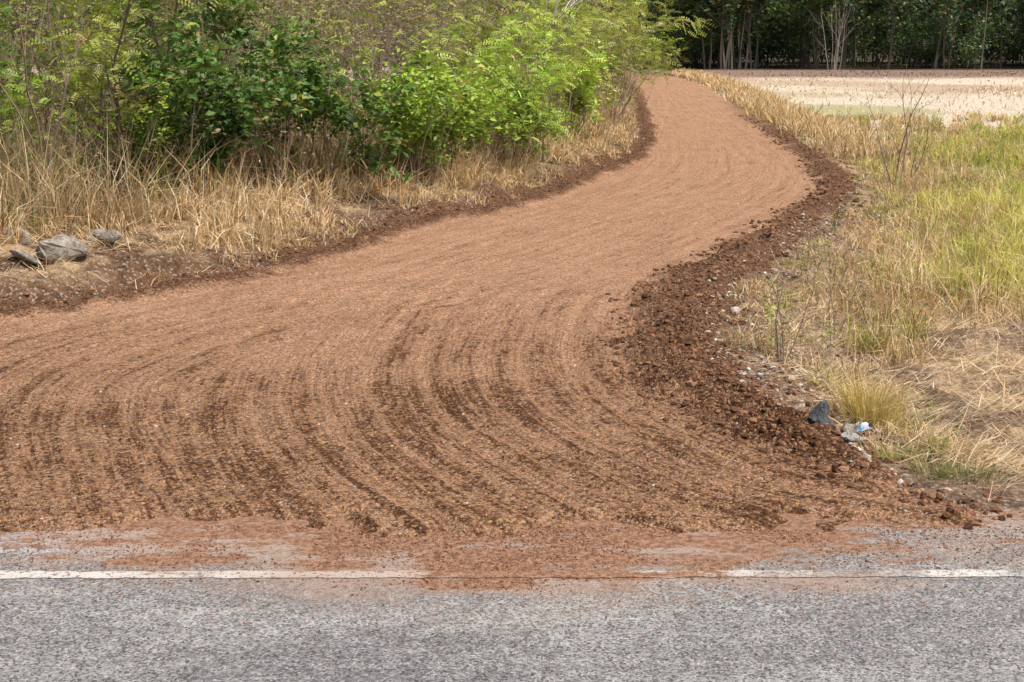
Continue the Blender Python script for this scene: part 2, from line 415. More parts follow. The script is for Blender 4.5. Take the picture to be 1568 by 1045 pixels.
# ------------------------------------------------------------------ clods and stones
ph = (1 + 5 ** .5) / 2
ICO = np.array([(-1, ph, 0), (1, ph, 0), (-1, -ph, 0), (1, -ph, 0), (0, -1, ph), (0, 1, ph), (0, -1, -ph), (0, 1, -ph), (ph, 0, -1), (ph, 0, 1), (-ph, 0, -1), (-ph, 0, 1)]) / 1.9
ICF = np.array([(0, 11, 5), (0, 5, 1), (0, 1, 7), (0, 7, 10), (0, 10, 11), (1, 5, 9), (5, 11, 4), (11, 10, 2), (10, 7, 6), (7, 1, 8), (3, 9, 4), (3, 4, 2), (3, 2, 6), (3, 6, 8), (3, 8, 9), (4, 9, 5), (2, 4, 11), (6, 2, 10), (8, 6, 7), (9, 8, 1)])
def clods(name, x, y, z, size, col, mat, flat=.7):
    n = len(x)
    ang = R.uniform(0, 6.28, n); ca, sa = np.cos(ang), np.sin(ang)
    T = ICO[None] * R.uniform(.65, 1.3, (n, 12, 1)) * R.uniform(.6, 1.25, (n, 1, 3)) * np.array([1, 1, flat])
    Tx = T[..., 0] * ca[:, None] - T[..., 1] * sa[:, None]; Ty = T[..., 0] * sa[:, None] + T[..., 1] * ca[:, None]
    V = np.stack([Tx, Ty, T[..., 2]], -1) * size[:, None, None] + np.stack([x, y, z + size * .15], -1)[:, None]
    tr = (ICF[None] + (np.arange(n) * 12)[:, None, None]).reshape(-1, 3)
    cc = np.repeat(col, 12, 0)
    return add_obj(name, make_mesh(name, V.reshape(-1, 3), None, tr, col=cc, mats=[mat]))
k = NT("clod"); c = k.attr("Col"); nz = k.noise(k.pos(), 90, 2, .7)
M_clod = k.done(k.diff(k.mix(1., c, k.gray(k.mr(nz, .3, .7, .6, 1.35, False)), 'MULTIPLY')))

def samp_line(pts, n, lo, hi, sgn, pw=1.0, ymax=60):
    seg = np.diff(pts, axis=0); L = np.hypot(seg[:, 0], seg[:, 1])
    mid_ = (pts[:-1] + pts[1:]) / 2
    w = L / np.maximum(mid_[:, 1], 6) ** pw; w = np.where(mid_[:, 1] > ymax, 0, w); w = w / w.sum()
    i = R.choice(len(L), n, p=w); t = R.uniform(0, 1, n)
    p = pts[i] + seg[i] * t[:, None]
    nrm = np.stack([-seg[i, 1], seg[i, 0]], -1) / L[i][:, None] * sgn
    o = R.uniform(lo, hi, n)
    return p[:, 0] + nrm[:, 0] * o, p[:, 1] + nrm[:, 1] * o, o
def colmix(a, b, n, jit=.15):
    t = R.uniform(0, 1, (n, 1)); return (np.array(a) * (1 - t) + np.array(b) * t) * R.uniform(1 - jit, 1 + jit, (n, 1))

CD, CL = (.070, .035, .021), (.23, .125, .074)
x, y, o = samp_line(RIGHT, 26000, -.8, 1.05, 1, 1.2, 45)
w = (.64 * sstep(7.4, 9.6, y) + .12) * (1 - .42 * sstep(13, 22, y))
pr = sstep(w + .22, w - .15, o + (fbm(x, y, .6, 5) - .5) * .5) * sstep(-.8, .0, o + (fbm(x, y, .6, 15) - .5) * .5)
m = R.uniform(0, 1, len(x)) < pr * (.25 + .9 * sstep(.35, .6, fbm(x, y, .3, 16))); x, y, o = x[m], y[m], o[m]
sz = .004 + .032 * R.uniform(0, 1, len(x)) ** 4 * (1 + .3 * (y > 18))
clods("berm_soil_clods", x, y, zdirt(x, y), sz, colmix(CD, CL, len(x), .3), M_clod)
x, y, o = samp_line(LEFT, 15000, -.5, .9, 1, 1.1, 60)
m = R.uniform(0, 1, len(x)) < np.where(np.abs(o) < .10 + .34 * vnoise(x, y, .5, 6), 1, .18 * (fbm(x, y, .5, 46) > .5) * (o > 0)); x, y, o = x[m], y[m], o[m]
sz = .004 + .030 * R.uniform(0, 1, len(x)) ** 4
clods("verge_soil_clods", x, y, zdirt(x, y), sz, colmix(CD, CL, len(x), .3), M_clod)
n = 36000
yy = 6.9 * (20 / 6.9) ** (R.uniform(0, 1, n) ** 1.5); xx = R.uniform(-6.5, 5, n) * np.clip(yy / 9, .7, 3)
s_, a1, a2, a3 = field(xx, yy); m = (s_ < -.02) & (R.uniform(0, 1, n) < .15 + .85 * sstep(14, 8.5, yy) * sstep(.35, .65, fbm(xx, yy, .4, 9)))
xx, yy = xx[m], yy[m]; n = len(xx)
cc = colmix((.09, .045, .027), (.29, .165, .10), n, .25); r = R.uniform(0, 1, n)
cc[r > .93] = colmix((.38, .25, .12), (.45, .31, .15), (r > .93).sum()); cc[r < .05] = colmix((.25, .2, .18), (.38, .33, .3), (r < .05).sum())
clods("road_gravel", xx, yy, zdirt(xx, yy) - .001, .003 + .012 * R.uniform(0, 1, n) ** 4, cc, M_clod)
n = 12000
xx = R.normal(-.05, 1.7, n); yy = 7.05 - np.abs(R.normal(0, .40, n))
m = (yy > 5.3) & (fbm(xx, yy, .5, 17) > .42); xx, yy = xx[m], yy[m]
x3 = R.normal(-.15, .28, 1400); y3 = R.normal(6.38, .12, 1400); xx = np.concatenate([xx, x3]); yy = np.concatenate([yy, y3]); n = len(xx)
clods("spilled_soil_crumbs", xx, yy, np.zeros(n) + .002, .002 + .0055 * R.uniform(0, 1, n) ** 3, colmix((.12, .055, .034), (.30, .16, .10), n), M_clod)
x, y, o = samp_line(RIGHT, 11000, -.05, 1.3, -1, 1.3, 22)
m = (vnoise(x, y, .5, 21) > .2) & (y > 7.6); x, y = x[m], y[m]; n = len(x)
cc = colmix((.20, .15, .11), (.44, .38, .32), n); r = R.uniform(0, 1, n); cc[r > .97] = (.55, .53, .49); cc[r < .55] = colmix((.1, .055, .035), (.24, .14, .085), (r < .55).sum())
clods("gravel_rubble", x, y, zdirt(x, y), .004 + .028 * R.uniform(0, 1, n) ** 5, cc, M_clod)

# rocks
def rock_mat(name, c1, c2, c3):
    k = NT(name); tc = k.n('ShaderNodeTexCoord').outputs['Object']
    a = k.noise(tc, 5, 6, .7); b = k.noise(tc, 28, 5, .75)
    c = k.mix(k.mr(a, .35, .65), c1, c2); c = k.mix(k.mr(b, .52, .62, 0, .7), c, c3)
    return k.done(k.bsdf(c, .9, k.bump(k.math('ADD', a, k.math('MULTIPLY', b, .6)), .9, .04), .2))
M_rockL = rock_mat("pale_rock", (.37, .335, .29), (.20, .17, .14), (.08, .065, .052))
M_rockD = rock_mat("slate_rock", (.105, .11, .12), (.07, .073, .08), (.16, .16, .165))
M_white = rock_mat("concrete_chunk", (.5, .48, .45), (.38, .36, .33), (.25, .23, .2))
def rock(name, x, y, sx, sy, sz, seed, mat, rz=0, tilt=0, dz=.25, npt=18):
    rg = np.random.default_rng(seed)
    bm = bmesh.new()
    for i in range(npt):
        v = rg.normal(0, 1, 3); v /= np.linalg.norm(v); v = np.sign(v) * np.abs(v) ** .7; v *= rg.uniform(.8, 1.05)
        bm.verts.new(v * np.array([sx, sy, sz]) * .5)
    r = bmesh.ops.convex_hull(bm, input=bm.verts)
    for v in [v for v in bm.verts if not v.link_faces]: bm.verts.remove(v)
    bmesh.ops.bevel(bm, geom=bm.edges[:], offset=min(sx, sy, sz) * .05, segments=2, affect='EDGES')
    bmesh.ops.triangulate(bm, faces=bm.faces[:])
    bmesh.ops.subdivide_edges(bm, edges=bm.edges[:], cuts=2, use_grid_fill=True)
    for v in bm.verts:
        c = v.co; d = (vnoise(c.x * 1.3 + c.z, c.y + c.z * .7, .06, seed) - .5) * min(sx, sy, sz) * .22
        v.co += Vector(v.normal) * float(d) if v.normal.length else Vector()
    me = bpy.data.meshes.new(name); bm.to_mesh(me); bm.free(); me.materials.append(mat)
    h = float(height(np.array([x]), np.array([y]))[0])
    o = add_obj(name, me, (x, y, h + sz * dz), rz); o.rotation_euler[1] = tilt
    return o
ROCKS = [(-4.6, 14.6, .5), (-4.4, 15.2, .35), (-4.85, 14.1, .35)]
rock("pale_boulder", -4.50, 14.2, .60, .42, .32, 3, M_rockL, .3, .2, .25)
rock("pale_boulder", -4.32, 14.95, .42, .3, .20, 4, M_rockL, -.2, -.15, .3)
rock("concrete_slab_chunk", -4.80, 13.85, .36, .26, .10, 5, M_rockL, .8, .5, .5)
rock("pale_boulder", -5.2, 14.8, .4, .3, .2, 6, M_rockL, .1, .1, .25)
rock("slate_rock", 2.02, 8.95, .22, .2, .24, 8, M_rockD, .5, .15, .38, 12)
rock("concrete_slab_chunk", 2.14, 8.62, .20, .15, .07, 9, M_white, .2, .3, .5)
rock("slate_rock", 2.17, 8.85, .12, .10, .09, 10, M_rockL, 1.2, 0, .4)
rock("concrete_slab_chunk", 2.05, 12.9, .16, .1, .08, 12, M_white, .9, .2, .4)
rock("pale_stone", 1.66, 9.35, .06, .05, .04, 13, M_white, .9, 0, .8)
rock("pale_stone", 1.85, 10.3, .08, .06, .05, 14, M_white, .3, 0, .4)
rock("pale_stone", 2.0, 11.4, .09, .07, .05, 15, M_rockL, .3, 0, .4)
bm = bmesh.new(); bmesh.ops.create_grid(bm, x_segments=12, y_segments=8, size=.5)
for v in bm.verts:
    v.co = Vector((v.co.x * .11 + .008 * math.sin(v.co.y * 9), v.co.y * .07, .03 * float(vnoise(v.co.x * 1., v.co.y, .2, 5)) + .02 * v.co.x))
me = bpy.data.meshes.new("plastic_litter"); bm.to_mesh(me); bm.free()
k = NT("blue_plastic"); c = k.mix(k.mr(k.noise(k.pos(), 22, 2), .48, .52), (.05, .22, .42), (.45, .48, .5)); me.materials.append(k.done(k.bsdf(c, .35, None, .5)))
o = add_obj("plastic_litter", me, (2.27, 8.95, float(height(np.array([2.27]), np.array([8.95]))[0]) + .05), .4); o.rotation_euler[0] = .5

# ------------------------------------------------------------------ grass
def blades(name, x, y, H, W, lean, colb, colt, mat, az=None, curve=None, z=None, curl=.5):
    n = len(x)
    if z is None: z = height(x, y)
    az = R.uniform(0, 6.28, n) if az is None else az
    th1 = lean; th2 = lean + (R.uniform(0, curl * 1.6, n) if curve is None else curve)
    d = np.stack([np.cos(az), np.sin(az), np.zeros(n)], -1)
    a2 = R.uniform(0, 6.28, n); sd = np.stack([np.cos(a2), np.sin(a2), R.normal(0, .2, n)], -1) * (W / 2)[:, None]
    up = np.array([0, 0, 1.])
    P = np.stack([x, y, z - .01], -1)
    p1 = P + (H * .5)[:, None] * (up * np.cos(th1)[:, None] + d * np.sin(th1)[:, None])
    p2 = p1 + (H * .5)[:, None] * (up * np.cos(th2)[:, None] + d * np.sin(th2)[:, None])
    p2[:, 2] = np.maximum(p2[:, 2], z + .01)
    V = np.stack([P - sd, P + sd, p1 + sd * .8, p1 - sd * .8, p2], 1).reshape(-1, 3)
    b = np.arange(n) * 5
    q = np.stack([b, b + 1, b + 2, b + 3], -1); t = np.stack([b + 3, b + 2, b + 4], -1)
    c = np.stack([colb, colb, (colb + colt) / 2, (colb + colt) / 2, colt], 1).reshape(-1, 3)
    return add_obj(name, make_mesh(name, V, q, t, col=c, mats=[mat]))
def tufty(x, y, per, spread):
    return np.repeat(x, per) + R.normal(0, spread, len(x) * per), np.repeat(y, per) + R.normal(0, spread, len(x) * per)
STR = [(.74, .52, .29), (.88, .72, .48), (.66, .41, .20), (.38, .25, .15)]
def strawcol(n, br=1.0):
    c = np.array(STR)[R.choice(4, n, p=[.34, .34, .18, .14])] * R.uniform(.7, 1.15, (n, 1)) * br
    return c
def nearrock(x, y):
    m = np.zeros(len(x), bool)
    for a, b, r in ROCKS: m |= ((x - a * (y / b)) ** 2 < r * r) & (y > b - 1.8) & (y < b + .35)
    return m
x, y, o = samp_line(LEFT, 2100, .12, 2.2, 1, .9, 70)
m = (R.uniform(0, 1, len(x)) < .15 + .95 * sstep(.36, .56, fbm(x, y, 1.0, 23))) & ((x > -3.6) | (o > 1.7)) & ~nearrock(x, y); x, y, o = x[m], y[m], o[m]
hh = (.14 + .42 * sstep(.05, 1.0, o)) * (.4 + 1.0 * vnoise(x, y, .9, 24))
xx, yy = tufty(x, y, 34, .075); H = np.repeat(hh, 34) * R.uniform(.45, 1.3, len(xx))
tl = np.repeat(R.uniform(0, 6.28, len(x)), 34); tb = np.repeat(R.uniform(.75, 1.15, len(x)), 34)
m = field(xx, yy)[0] > .05; xx, yy, H, tl, tb = xx[m], yy[m], H[m], tl[m], tb[m]; n = len(xx)
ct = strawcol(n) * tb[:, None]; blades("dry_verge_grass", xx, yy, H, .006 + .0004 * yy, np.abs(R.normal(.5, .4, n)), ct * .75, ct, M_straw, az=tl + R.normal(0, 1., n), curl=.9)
x, y, o = samp_line(LEFT, 1000, 1.8, 5.0, 1, .9, 60)
xx, yy = tufty(x, y, 24, .12); n = len(xx); H = R.uniform(.4, 1.3, n) * np.repeat(.5 + .8 * R.uniform(0, 1, len(x)), 24)
ct = strawcol(n, .8); gsel = np.repeat(R.uniform(0, 1, len(x)) < .2, 24); ct[gsel] = colmix((.2, .25, .06), (.34, .36, .12), gsel.sum())
blades("dry_undergrowth_grass", xx, yy, H, .007 + .0004 * yy, np.abs(R.normal(.3, .3, n)), ct * .5, ct, M_straw, curl=.8)
x, y, o = samp_line(LEFT, 26000, .04, 2.8, 1, 1.1, 40)
m = (fbm(x, y, .35, 27) > .46) & (R.uniform(0, 1, len(x)) < .2 + .8 * sstep(.1, .8, o)); x, y = x[m], y[m]; n = len(x)
ct = strawcol(n, .95); blades("straw_litter", x, y, R.uniform(.08, .38, n), R.uniform(.005, .011, n), R.uniform(.8, 1.6, n), ct * .8, ct, M_straw, curve=R.uniform(-.2, .6, n), z=height(x, y) + R.uniform(.005, .05, n))
n0 = 60000; yy = 7.35 * (20 / 7.35) ** R.uniform(0, 1, n0); xx = 1.6 + R.uniform(0, 1, n0) * (3.5 + yy * .35)
s_, a1, a2, a3 = field(xx, yy); cl_ = fbm(xx, yy, .45, 28); dens = sstep(.1, .9, s_) * (.12 + .6 * sstep(.45, .6, cl_)); dens = np.maximum(dens, sstep(.5, 1.8, s_) * (.12 + .7 * sstep(.44, .57, cl_)))
m = (R.uniform(0, 1, n0) < dens) & (s_ > .03); xx, yy = xx[m], yy[m]; n = len(xx)
ct = strawcol(n, 1.0); ct = ct * .75 + .25 * np.array((.60, .52, .42)) * R.uniform(.4, 1.3, (n, 1)); azz = np.where(R.uniform(0, 1, n) < .5, R.normal(.15, .45, n), R.uniform(0, 6.28, n))
blades("straw_litter", xx, yy, R.uniform(.08, .38, n), R.uniform(.004, .011, n), R.uniform(.9, 1.6, n), ct * .8, ct, M_straw, az=azz, curve=R.uniform(-.3, .5, n), z=height(xx, yy) + R.uniform(.005, .06, n))
n0 = 4200; y = 7.8 * (45 / 7.8) ** R.uniform(0, 1, n0); x = 1.5 + R.uniform(0, 1, n0) * (y * .38 + 1); s_ = field(x, y)[0]
lim = np.where(y < 13, .8 + 1.4 * sstep(8, 14, y), 40)
m = (s_ > .3) & (s_ < lim) & (R.uniform(0, 1, n0) < (.15 + .85 * sstep(.42, .58, fbm(x, y, .9, 31)) + .4 * (y > 15)) * np.where(x > .30 * y, .55, 1)); x, y, s_ = x[m], y[m], s_[m]
xx, yy = tufty(x, y, 32, .08); n = len(xx); H = np.repeat((.12 + .34 * sstep(.4, 1.8, s_)) * R.uniform(.5, 1.4, len(x)) * (1 - .3 * sstep(30, 45, y)), 32) * R.uniform(.5, 1.2, n)
ct = strawcol(n, 1.0) * np.repeat(R.uniform(.75, 1.1, len(x)), 32)[:, None]; gr = np.repeat(R.uniform(0, 1, len(x)) < .13, 32); ct[gr] = colmix((.30, .33, .08), (.52, .50, .16), gr.sum())
m = field(xx, yy)[0] > .1; xx, yy, H, ct = xx[m], yy[m], H[m], ct[m]; n = len(xx)
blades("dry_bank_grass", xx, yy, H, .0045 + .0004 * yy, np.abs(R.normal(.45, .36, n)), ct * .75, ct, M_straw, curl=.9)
# green-yellow tall grass, patchy
n0 = 5200; y = 13.6 * (46 / 13.6) ** R.uniform(0, 1, n0); x = .24 * y + R.uniform(0, 1, n0) ** 1.1 * (.31 * y + 2)
e = fbm(x, y, 2.2, 35); u = x / y - .292 + (e - .5) * .20
pr = sstep(-.04, .06, u) * sstep(13.6, 17.5, y + (e - .5) * 6) * sstep(46, 34, y + (e - .5) * 14) * (.25 + .75 * sstep(.40, .58, fbm(x, y, .9, 34)))
m = (field(x, y)[0] > .8) & (R.uniform(0, 1, n0) < pr); x, y, u = x[m], y[m], u[m]
per = 30; xx, yy = tufty(x, y, per, .11); n = len(xx)
H = np.repeat((.16 + .50 * fbm(x, y, 1.2, 36)) * R.uniform(.6, 1.25, len(x)) * (.6 + .4 * sstep(0, .06, u)), per) * R.uniform(.5, 1.3, n)
t = np.repeat(np.clip(fbm(x, y, 1.8, 37) * 1.9 - .25 + R.normal(0, .2, len(x)), 0, 1), per)[:, None]
ct = (np.array((.40, .49, .11)) * (1 - t) + np.array((.82, .77, .24)) * t) * R.uniform(.7, 1.15, (n, 1))
dry = R.uniform(0, 1, n) < .18 + .4 * np.repeat(sstep(.06, -.02, u), per); ct[dry] = strawcol(dry.sum())
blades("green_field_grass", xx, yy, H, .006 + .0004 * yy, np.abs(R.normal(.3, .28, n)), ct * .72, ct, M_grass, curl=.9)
# far field stubble
n0 = 50000; y = 32 * (104 / 32) ** R.uniform(0, 1, n0); x = 7 + R.uniform(0, 1, n0) * (y * .6)
s_ = field(x, y)[0]; e = fbm(x * .4, y * .3, 3, 38); m = (s_ > .5) & (R.uniform(0, 1, n0) < .12 + .9 * sstep(.46, .58, e) * (1 - .6 * sstep(80, 92, y))); x, y, e = x[m], y[m], e[m]; n = len(x)
t = sstep(.46, .58, fbm(x * .4, y * .35, 5, 39))[:, None] * sstep(85, 50, y)[:, None]
ct = colmix((.82, .72, .56), (.62, .48, .34), n); ct = ct * (1 - .75 * t) + np.array((.44, .46, .17)) * .75 * t
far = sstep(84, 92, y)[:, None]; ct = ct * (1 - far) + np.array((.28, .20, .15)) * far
blades("field_stubble", x, y, R.uniform(.06, .28, n) * (1 - .3 * sstep(60, 90, y)), .0010 * y, np.abs(R.normal(.6, .4, n)), ct * .8, ct, M_straw, curl=.8)
x, y, o = samp_line(RIGHT, 900, .3, 1.6, -1, .6, 95); m = y > 30; x, y = x[m], y[m]
xx, yy = tufty(x, y, 28, .16); n = len(xx); H = R.uniform(.2, .6, n); ct = strawcol(n, 1.0)
blades("dry_far_verge_grass", xx, yy, H, .0008 * yy, np.abs(R.normal(.35, .3, n)), ct * .7, ct, M_straw)
def tuft(name, x, y, n, H, c1, c2, spread=.06, lean=.3):
    xx = x + R.normal(0, spread, n); yy = y + R.normal(0, spread, n)
    az = np.arctan2(yy - y, xx - x) + R.normal(0, .5, n)
    ct = colmix(c1, c2, n, .2)
    blades(name, xx, yy, R.uniform(.4, 1.1, n) * H, np.full(n, .006), np.abs(R.normal(lean, .25, n)), ct * .6, ct, M_grass, az=az)
tuft("yellow_grass_tuft", 2.42, 9.35, 420, .36, (.78, .56, .24), (.55, .46, .16), .09)
tuft("yellow_grass_tuft", 2.62, 9.9, 300, .33, (.78, .56, .29), (.48, .44, .16), .08)
tuft("green_grass_tuft", 2.62, 7.85, 260, .17, (.2, .24, .09), (.5, .42, .22), .09, .5)
tuft("green_grass_tuft", 2.45, 7.95, 200, .14, (.26, .3, .1), (.5, .42, .24), .08, .6)
tuft("green_grass_tuft", 2.35, 8.4, 160, .16, (.4, .44, .1), (.6, .48, .24), .07, .5)
tuft("dry_grass_tuft", 2.75, 8.7, 300, .25, (.65, .46, .24), (.75, .6, .38), .1, .6)

# ------------------------------------------------------------------ woody plants
def grow(rg, p, d, L, r, depth, segs, tips, wob=.22, trop=.05, nch=3, spread=.8, ratio=.5, nseg=6):
    p = np.array(p, float); d = np.array(d, float); d /= np.linalg.norm(d)
    for i in range(nseg):
        d = d + rg.normal(0, wob, 3) * .6 + np.array([0, 0, trop]); d /= np.linalg.norm(d)
        p2 = p + d * L / nseg
        r1 = r * (1 - .75 * i / nseg); r2 = r * (1 - .75 * (i + 1) / nseg)
        segs.append((*p, *p2, r1, r2))
        if depth == 0: tips.append((*p2, *d))
        elif i >= 1:
            k_ = rg.poisson(nch / (nseg - 1))
            for _ in range(k_):
                a = rg.normal(0, 1, 3); a -= a.dot(d) * d; a /= np.linalg.norm(a) + 1e-6
                nd_ = d + a * spread * rg.uniform(.6, 1.3)
                grow(rg, p2, nd_, L * ratio * rg.uniform(.7, 1.3), r2 * .6, depth - 1, segs, tips, wob, trop, nch, spread, ratio, max(3, nseg - 1))
        p = p2

def tubes(segs, ns=4):
    S = np.array(segs); n = len(S)
    p, p2, r1, r2 = S[:, :3], S[:, 3:6], S[:, 6], S[:, 7]
    d = p2 - p; d /= np.linalg.norm(d, axis=1)[:, None] + 1e-9
    ref = np.where(np.abs(d[:, 2:3]) > .9, np.array([[1., 0, 0]]), np.array([[0, 0, 1.]]))
    u = np.cross(d, ref); u /= np.linalg.norm(u, axis=1)[:, None]; v = np.cross(d, u)
    V = []
    for P, r in ((p, r1), (p2, r2)):
        for j in range(ns):
            a = 2 * math.pi * j / ns
            V.append(P + (u * math.cos(a) + v * math.sin(a)) * r[:, None])
    V = np.stack(V, 1).reshape(-1, 3); b = np.arange(n) * ns * 2
    q = np.concatenate([np.stack([b + j, b + (j + 1) % ns, b + ns + (j + 1) % ns, b + ns + j], -1) for j in range(ns)])
    return V, q

def leafquads(P, D, N, L, W, droop=0):
    D = D / (np.linalg.norm(D, axis=1)[:, None] + 1e-9)
    S = np.cross(D, N); S /= np.linalg.norm(S, axis=1)[:, None] + 1e-9
    m = P + D * (L * .45)[:, None]
    tip = P + D * L[:, None] - np.array([0, 0, 1.]) * (L * droop)[:, None]
    V = np.stack([P, m + S * (W / 2)[:, None], tip, m - S * (W / 2)[:, None]], 1).reshape(-1, 3)
    b = np.arange(len(P)) * 4
    return V, np.stack([b, b + 1, b + 2, b + 3], -1)

def plant_mesh(name, seed, h=2.2, stems=8, lean=.5, depth=2, nch=4, r=.018, nl=4000, leaf='broad', L=.06, W=.03, pal=((.06, .12, .02), (.16, .28, .05)),
               bark=(.16, .12, .09), baser=.25, wob=.22, trop=.05, spread=.8, ratio=.5, jit=.08, dry=.03, lowcut=.0, ns=4, npair=7):
    rg = np.random.default_rng(seed); segs = []; tips = []
    for i in range(stems):
        a = rg.uniform(0, 6.28); rr = baser * rg.uniform(0, 1) ** .5
        ln = lean * rg.uniform(.2, 1.1)
        grow(rg, (math.cos(a) * rr, math.sin(a) * rr, -.05), (math.cos(a) * ln, math.sin(a) * ln, 1), h * rg.uniform(.65, 1.08), r * rg.uniform(.6, 1.1), depth, segs, tips, wob, trop, nch, spread, ratio)
    V1, q1 = tubes(segs, ns); c1 = np.tile(np.array(bark), (len(V1), 1)) * rg.uniform(.7, 1.2, (len(V1), 1))
    T = np.array(tips)
    if lowcut > 0: T = T[T[:, 2] > lowcut * h * rg.uniform(.5, 1.3, len(T))]
    if nl <= 0 or len(T) == 0:
        return make_mesh(name, V1, q1, col=c1, mats=[M_bark])
    kp = vnoise(T[:, 0] + T[:, 2], T[:, 1] - T[:, 2], .35, seed % 40) > .33
    if kp.sum() > 20: T = T[kp]
    i = rg.integers(0, len(T), nl)
    P = T[i, :3] + rg.normal(0, jit, (nl, 3)); P[:, 2] = np.maximum(P[:, 2], .03)
    D = T[i, 3:] * .6 + rg.normal(0, .6, (nl, 3)); D[:, 2] *= .5; D /= np.linalg.norm(D, axis=1)[:, None]
    N = np.array([0, 0, 1.]) + rg.normal(0, .5, (nl, 3))
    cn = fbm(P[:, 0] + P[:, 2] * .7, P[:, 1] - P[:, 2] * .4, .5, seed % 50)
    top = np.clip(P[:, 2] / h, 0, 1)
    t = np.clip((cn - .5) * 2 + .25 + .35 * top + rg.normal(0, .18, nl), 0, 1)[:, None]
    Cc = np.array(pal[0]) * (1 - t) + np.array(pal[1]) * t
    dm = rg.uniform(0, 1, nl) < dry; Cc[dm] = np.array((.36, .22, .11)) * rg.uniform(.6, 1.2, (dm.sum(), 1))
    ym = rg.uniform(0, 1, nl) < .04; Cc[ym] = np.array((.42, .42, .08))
    sc = rg.uniform(.6, 1.25, nl)
    if leaf == 'broad':
        V2, q2 = leafquads(P, D, N, L * sc, W * sc, .2); c2 = np.repeat(Cc, 4, 0)
    else:
        RL = L
        S = np.cross(D, N); S /= np.linalg.norm(S, axis=1)[:, None]
        Ps, Ds, Ns, Ls, Ws, Cs = [], [], [], [], [], []
        for j in range(npair):
            f = (j + .7) / npair
            base = P + D * (RL * f * sc)[:, None] - np.array([0, 0, 1.]) * (RL * .35 * f * f * sc)[:, None]
            for sg in (1, -1):
                Ps.append(base); Ds.append(S * sg + D * .35); Ns.append(N); e = W * (1 - .5 * abs(f - .45))
                Ls.append(np.full(nl, e) * sc); Ws.append(np.full(nl, e * .5) * sc); Cs.append(Cc)
        V2, q2 = leafquads(np.concatenate(Ps), np.concatenate(Ds), np.concatenate(Ns), np.concatenate(Ls), np.concatenate(Ws))
        c2 = np.repeat(np.concatenate(Cs), 4, 0)
    V = np.concatenate([V1, V2]); q = np.concatenate([q1, q2 + len(V1)]); c = np.concatenate([c1, c2])
    mi = np.concatenate([np.zeros(len(q1)), np.ones(len(q2))])
    return make_mesh(name, V, q, col=c, mats=[M_bark, M_leaf], matidx=mi)

BR = ((.12, .21, .03), (.43, .59, .09)); DK = ((.045, .10, .025), (.16, .29, .055)); OL = ((.14, .15, .055), (.33, .34, .13))
BN = ((.18, .12, .085), (.36, .25, .18)); YG = ((.19, .24, .045), (.50, .55, .13))
TB = (.24, .18, .14)
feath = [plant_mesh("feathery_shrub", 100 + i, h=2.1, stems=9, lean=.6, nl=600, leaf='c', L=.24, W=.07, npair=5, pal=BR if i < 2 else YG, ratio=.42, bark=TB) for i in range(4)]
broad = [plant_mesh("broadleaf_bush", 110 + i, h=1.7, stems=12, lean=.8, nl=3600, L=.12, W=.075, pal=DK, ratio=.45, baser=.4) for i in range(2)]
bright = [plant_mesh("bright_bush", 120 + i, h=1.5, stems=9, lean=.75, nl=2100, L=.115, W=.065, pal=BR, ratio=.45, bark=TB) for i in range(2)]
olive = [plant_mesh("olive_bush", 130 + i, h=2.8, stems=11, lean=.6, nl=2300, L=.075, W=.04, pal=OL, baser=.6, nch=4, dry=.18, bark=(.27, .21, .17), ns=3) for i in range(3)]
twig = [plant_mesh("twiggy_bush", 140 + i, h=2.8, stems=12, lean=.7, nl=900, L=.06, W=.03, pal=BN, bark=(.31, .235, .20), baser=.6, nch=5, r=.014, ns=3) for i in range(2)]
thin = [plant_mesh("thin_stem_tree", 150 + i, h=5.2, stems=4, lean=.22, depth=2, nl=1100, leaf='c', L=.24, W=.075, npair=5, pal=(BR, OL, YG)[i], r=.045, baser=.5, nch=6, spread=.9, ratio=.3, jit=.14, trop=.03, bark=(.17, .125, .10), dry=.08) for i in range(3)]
dead = [plant_mesh("dry_stalk_shrub", 190 + i, h=1.9, stems=16, lean=.45, depth=1, nl=240, L=.10, W=.03, pal=((.22, .12, .07), (.42, .27, .15)), bark=(.36, .27, .19), baser=.7, nch=4, r=.010, ratio=.35, wob=.15, ns=3, dry=.3) for i in range(2)]
bare = [plant_mesh("bare_sapling", 160 + i, h=2.0, stems=3, lean=.35, depth=2, nl=0, r=.016, bark=(.22, .165, .13), baser=.08, nch=3, ratio=.4, ns=4) for i in range(2)]
pale_t = plant_mesh("bare_pale_tree", 170, h=5, stems=2, lean=.3, depth=2, nl=0, r=.05, bark=(.50, .46, .42), nch=6, ratio=.4, spread=1.1)
pale_f = plant_mesh("bare_pale_thicket", 171, h=7, stems=7, lean=.18, depth=2, nl=0, r=.035, bark=(.36, .31, .27), nch=5, ratio=.3, spread=.7, wob=.1, baser=.5)
weed = [plant_mesh("weed", 180 + i, h=.55, stems=5, lean=.5, depth=1, nl=60, L=.05, W=.028, pal=((.14, .18, .04), (.34, .38, .10)), bark=(.2, .15, .09), baser=.05, nch=3, r=.005, ratio=.3, jit=.02) for i in range(2)]

